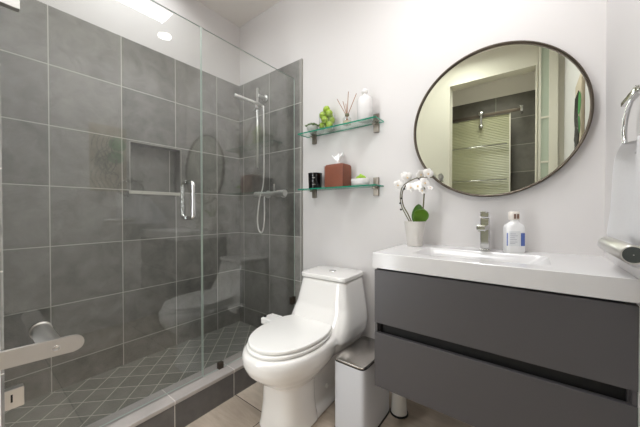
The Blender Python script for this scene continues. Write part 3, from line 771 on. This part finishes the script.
# tissue box cover
tx = thing('tissue_box', 'brown leather tissue box cover in middle of lower shelf', 'tissue box', (1.110, -.058, s2)); tx.scale = (1.12, 1, 1.02)
M_leather = mat('brown_leather', rgb(122, 66, 44), .5, noise=.2, nscale=18, bump=.25, bscale=180)
bm = BM(); add_loft(bm, [sup_ring(0, 0, z, .064 + e, .051 + e, .051 + e, 14, 64) for z, e in ((0, 0), (.003, .001), (.125, .001), (.135, -.001), (.141, -.006), (.145, -.020), (.146, -.034))]); autosmooth(obj('leather_cover', bm, M_leather, tx), 40)
for sg in (-1, 1):
    bm = BM(); add_tube(bm, [(sg * .064, -.0505, .002), (sg * .0645, -.051, .134)], .0013, n=6); obj('corner_seam', bm, mat('dark_seam', rgb(66, 34, 26), .6), tx)
bm = BM()
rnd = random.Random(3)
g = []
for i in range(13):
    row = []
    for j in range(9):
        u = (i / 12 - .5) * 2; v = j / 8
        x = u * (.012 + .022 * v) + .006 * math.sin(7 * v + 3 * u); yy = .010 * math.sin(u * 5 + v * 2.5) * (0.5 + v) ; z = .142 + .080 * v * (1 - .35 * abs(math.sin(u * 3.1 + .4)))
        row.append(bm.verts.new((x, yy, z)))
    g.append(row)
for i in range(12):
    for j in range(8): bm.faces.new((g[i][j], g[i + 1][j], g[i + 1][j + 1], g[i][j + 1]))
o = obj('tissue', bm, mat('white_tissue', rgb(240, 240, 240), .9), tx, smooth=True); mm_ = o.modifiers.new('thick', 'SOLIDIFY'); mm_.thickness = .0008

# dish with green leaves
di = thing('soap_dish', 'small oval white dish with green leaves at right end of lower shelf', 'dish', (1.276, -.060, s2)); di.scale = (1.1, 1.1, 1.75)
bm = BM()
add_loft(bm, [sup_ring(0, 0, z, a, a * .72, a * .72, 2.4, 40) for z, a in ((0, .040), (.006, .050), (.018, .055), (.024, .054), (.024, .049), (.016, .044))]); autosmooth(obj('dish', bm, M_frost, di), 50)
bm = BM()
for k in range(16):
    a = k * 2.4; r = .0045 * math.sqrt(k)
    bmesh.ops.create_icosphere(bm, subdivisions=1, radius=.0085, matrix=Matrix.Translation((.004 + 1.5 * r * math.cos(a), r * math.sin(a), .027 + .009 * (1 - r / .02))) @ Matrix.Rotation(a, 4, 'Z') @ Matrix.Rotation(.5, 4, 'Y') @ Matrix.Diagonal((1.4, .8, .55, 1)))
obj('green_leaves', bm, mat('bright_lime_green', rgb(140, 178, 40), .5, noise=.25, nscale=60), di, smooth=True)

# ------------------------------------------------------------------ towel ring, towel, paper holder
rg = thing('towel_ring', 'chrome towel ring on right wall holding the white towel', 'towel ring', V(7.01, -1.62, 3.95))
bm = BM(); add_lathe(bm, [(.026, 0), (.026, -.007), (.020, -.010), (.011, -.012), (.011, -.030)], axis='X', origin=(RX, -1.62 * T, 3.90 * T + ZS), n=28); add_box(bm, 6.90 * T, 6.955 * T, -1.70 * T, -1.31 * T, 3.885 * T + ZS - .006, 3.885 * T + ZS + .007, .002); part('ring_mount', bm, M_chrome, rg, auto=40)
bm = BM(); pts = []
cyr, czr, ra, rb = -1.63 * T, 3.655 * T + ZS, .110, .076
for k in range(48):
    a = 2 * PI * k / 48; c, s = math.cos(a), math.sin(a)
    pts.append((6.925 * T, cyr + ra * c, czr + rb * s))
add_tube(bm, pts, .0055, n=10, closed=True); part('ring', bm, M_chrome, rg)
tw = thing('hand_towel', 'folded white terry hand towel hanging from the chrome ring', 'towel', V(6.94, -1.45, 3.0))
M_terry = mat('white_terry', rgb(250, 250, 252), .95, noise=.03, nscale=200, bump=1.0, bscale=700)
bm = BM(); n1, n2 = 40, 44
top, bot = 3.50 * T + ZS, 2.63 * T + ZS
def lerp_t(t):
    K = ((0, .40), (.03, .56), (.08, .76), (.2, .88), (.36, .99), (.6, 1.14), (.86, 1.27), (1, 1.29))
    for (a, b_), (c, d) in zip(K, K[1:]):
        if t <= c: return (b_ + (d - b_) * (t - a) / (c - a)) * T
def towel_sheet(bm, xo, sgn):
    g = []
    for i in range(n1 + 1):
        t = i / n1; z = top + (bot - top) * t
        sp_ = lerp_t(t)
        yc_ = -1.92 * T
        row = []
        for j in range(n2 + 1):
            s = (j / n2 - .5) * 2
            fold = ((.014 if sgn < 0 else .0) * math.sin(s * 5.2 + .9 - .8 * t) + .003 * math.sin(s * 11 + 2 * t)) * (1 - .35 * t)
            band = -.003 if (.80 < t < .83 or .90 < t < .93) else 0
            edge = -.015 * (max(0, abs(s) - .80) / .20) ** 2
            yl, yr = yc_ + sp_, -1.97 * T
            row.append((xo + sgn * (.020 + fold + band + edge), yl + (yr - yl) * (1 - s) / 2, z))
        g.append(row)
    return g
gf = towel_sheet(bm, 6.945 * T, -1); gb = towel_sheet(bm, 6.955 * T, .6)
vf = [[bm.verts.new(p) for p in r] for r in gf]; vb_ = [[bm.verts.new(p) for p in r] for r in gb]
for gg in (vf, vb_):
    for i in range(n1):
        for j in range(n2): bm.faces.new((gg[i][j], gg[i + 1][j], gg[i + 1][j + 1], gg[i][j + 1]))
for i in range(n1):
    bm.faces.new((vf[i][0], vb_[i][0], vb_[i + 1][0], vf[i + 1][0])); bm.faces.new((vf[i][n2], vf[i + 1][n2], vb_[i + 1][n2], vb_[i][n2]))
for j in range(n2):
    bm.faces.new((vf[0][j], vf[0][j + 1], vb_[0][j + 1], vb_[0][j])); bm.faces.new((vf[n1][j], vb_[n1][j], vb_[n1][j + 1], vf[n1][j + 1]))
part('towel_cloth', bm, M_terry, tw, smooth=True)
bm = BM()
part_pts = [(6.905 * T - .004, -1.95 * T + .014 * k, (2.80) * T + ZS) for k in range(3)]
bm.free()

ph = thing('paper_holder', 'brushed steel rounded bar holder on right wall below the towel', 'paper holder', V(7.01, -2.3, 2.76))
cx_, cz_ = 6.785 * T, 2.757 * T + ZS
bm = BM(); rr_ = .0185
prof = [(.001, -1.56 * T)] + [(rr_ * math.sin(a), -1.62 * T + rr_ * math.cos(a)) for a in (.3, .6, .9, 1.2, PI / 2)] + [(rr_, -2.30 * T), (rr_ - .001, -2.304 * T)]
add_lathe(bm, prof, axis='Y', origin=(cx_, 0, cz_), n=32); part('holder_bar', bm, M_brush, ph, auto=40)
bm = BM(); add_lathe(bm, [(rr_ - .003, -2.3045 * T), (.001, -2.306 * T)], axis='Y', origin=(cx_, 0, cz_), n=32, cap=False); part('bar_end_cap', bm, mat('dark_end_cap', rgb(58, 64, 62), .3), ph)
bm = BM(); add_lathe(bm, [(.024, RX), (.024, RX - .006), (.010, RX - .008), (.010, cx_)], axis='X', origin=(0, -2.18 * T, cz_), n=28); part('wall_post', bm, M_brush, ph, auto=40)

# ------------------------------------------------------------------ canvas print on the right wall (seen in mirror and glass)
cv = thing('canvas_print', 'unframed canvas print with green leaf and dark swirls, seen in the mirror', 'wall art', (RX, -2.75 * T, 1.5))
y0, y1, z0, z1 = -2.55 * T, -1.72 * T, 3.55 * T + ZS, 5.35 * T + ZS
bm = BM(); add_box(bm, RX - .015, RX - .0005, y0, y1, z0, z1, .002); part('canvas', bm, mat('tan_canvas', rgb(196, 182, 160), .8, noise=.25, nscale=5), cv)
bm = BM()
fx_ = RX - .017
for cy_, cz_, rx_, rz_ in ((-1.93 * T, 4.85 * T + ZS, .070, .07), (-1.98 * T, 4.48 * T + ZS, .065, .06)):
    fx_ -= .0003
    vs_ = [bm.verts.new((fx_, cy_ + rx_ * math.cos(a), cz_ + rz_ * math.sin(a) * (1 if math.sin(a) > 0 else .8))) for a in [2 * PI * k / 20 for k in range(20)]]
    bm.faces.new(vs_)
part('painted_leaf', bm, mat('painted_green', rgb(56, 140, 62), .6, noise=.2), cv)
bm = BM(); rnd = random.Random(11)
for k in range(8):
    cy_, cz_ = rnd.uniform(y0 + .075, y1 - .09), rnd.uniform(z0 + .10, z1 - .25)
    r0 = rnd.uniform(.035, .065)
    add_tube(bm, [(fx_, cy_ + (r0 + .012 * math.sin(3 * a)) * math.cos(a + k), cz_ + (r0 * 1.3) * math.sin(a)) for a in [2 * PI * j / 24 for j in range(20)]], .004, n=6)
for k in range(5):
    ya = -2.0 * T - .035 * k
    add_tube(bm, catmull([(fx_, ya, z0 + .03), (fx_, ya - .04, z0 + .14), (fx_, ya + .02, z0 + .28), (fx_, ya - .03, z0 + .40), (fx_, ya, z1 - .08)], 6), .0035, n=6)
part('painted_swirls', bm, mat('painted_charcoal', rgb(62, 58, 52), .6), cv)

# ------------------------------------------------------------------ ceiling fixtures and added fill lights
M_emit = emit_mat('warm_white_diffuser', (1, .98, .95, 1), 7)
cl = thing('ceiling_light', 'bright rectangular ceiling light panel, seen reflected in the shower glass', 'ceiling light', V(5.18, -1.97, 8.0))
bm = BM(); add_box(bm, 4.90 * T, 5.46 * T, -2.64 * T, -1.30 * T, CEIL - .010, CEIL, .002); part('light_frame', bm, M_ceil, cl)
bm = BM(); add_box(bm, 4.94 * T, 5.42 * T, -2.60 * T, -1.34 * T, CEIL - .014, CEIL - .010); part('diffuser', bm, M_emit, cl)
dn = thing('recessed_light', 'round recessed downlight over the vanity, seen reflected in the glass', 'recessed light', V(6.04, -1.05, 8.0))
bm = BM(); add_lathe(bm, [(.070, 0), (.070, -.004), (.058, -.006), (.056, 0)], origin=(6.04 * T, -1.05 * T, CEIL), n=32, cap=False); part('trim_ring', bm, M_ceil, dn)
bm = BM(); add_lathe(bm, [(.056, -.004), (.001, -.004)], origin=(6.04 * T, -1.05 * T, CEIL), n=32, cap=False); part('lens', bm, emit_mat('downlight_lens', (1, .97, .93, 1), 14), dn)
rl = thing('recessed_light', 'round downlight added as fill in the ceiling behind the camera', 'recessed light', V(4.6, -4.3, 8.0))  # unseen fixture added around the rear fill lamp
bm = BM(); add_lathe(bm, [(.085, 0), (.085, -.004), (.072, -.006), (.070, 0)], origin=(4.6 * T, -4.3 * T, CEIL), n=32, cap=False); part('trim_ring', bm, M_ceil, rl)
bm = BM(); add_lathe(bm, [(.070, -.004), (.001, -.004)], origin=(4.6 * T, -4.3 * T, CEIL), n=32, cap=False); part('lens', bm, bpy.data.materials['downlight_lens'], rl)
tr = thing('high_fill_lightbox', 'small high window with white frame added behind the camera for fill light', 'lightbox', V(2.95, -5.5, 7.45))  # glowing panel added behind the camera to brighten the upper room
bm = BM(); add_box(bm, 2.40 * T, 3.20 * T, BY, BY + .012, 7.22 * T + ZS, 7.94 * T + ZS, .002); part('lightbox_frame', bm, M_cream, tr)
bm = BM(); add_box(bm, 2.45 * T, 3.15 * T, BY + .012, BY + .014, 7.27 * T + ZS, 7.89 * T + ZS); part('lightbox_pane', bm, emit_mat('fill_glow_pane', (.97, .99, 1, 1), 5), tr)  # emission stands in for daylight, shared by both added panels
sw = thing('side_fill_lightbox', 'tall narrow window with white frame added behind the camera for fill light', 'lightbox', V(2.52, -5.5, .4))  # second glowing panel, added out of view to brighten the lower room
bm = BM(); add_box(bm, 2.27 * T, 2.77 * T, BY, BY + .012, .30 * T + ZS, 6.3 * T + ZS, .002); part('lightbox_frame', bm, M_cream, sw)
bm = BM(); add_box(bm, 2.31 * T, 2.73 * T, BY + .012, BY + .014, .36 * T + ZS, 6.24 * T + ZS); part('lightbox_pane', bm, bpy.data.materials['fill_glow_pane'], sw)
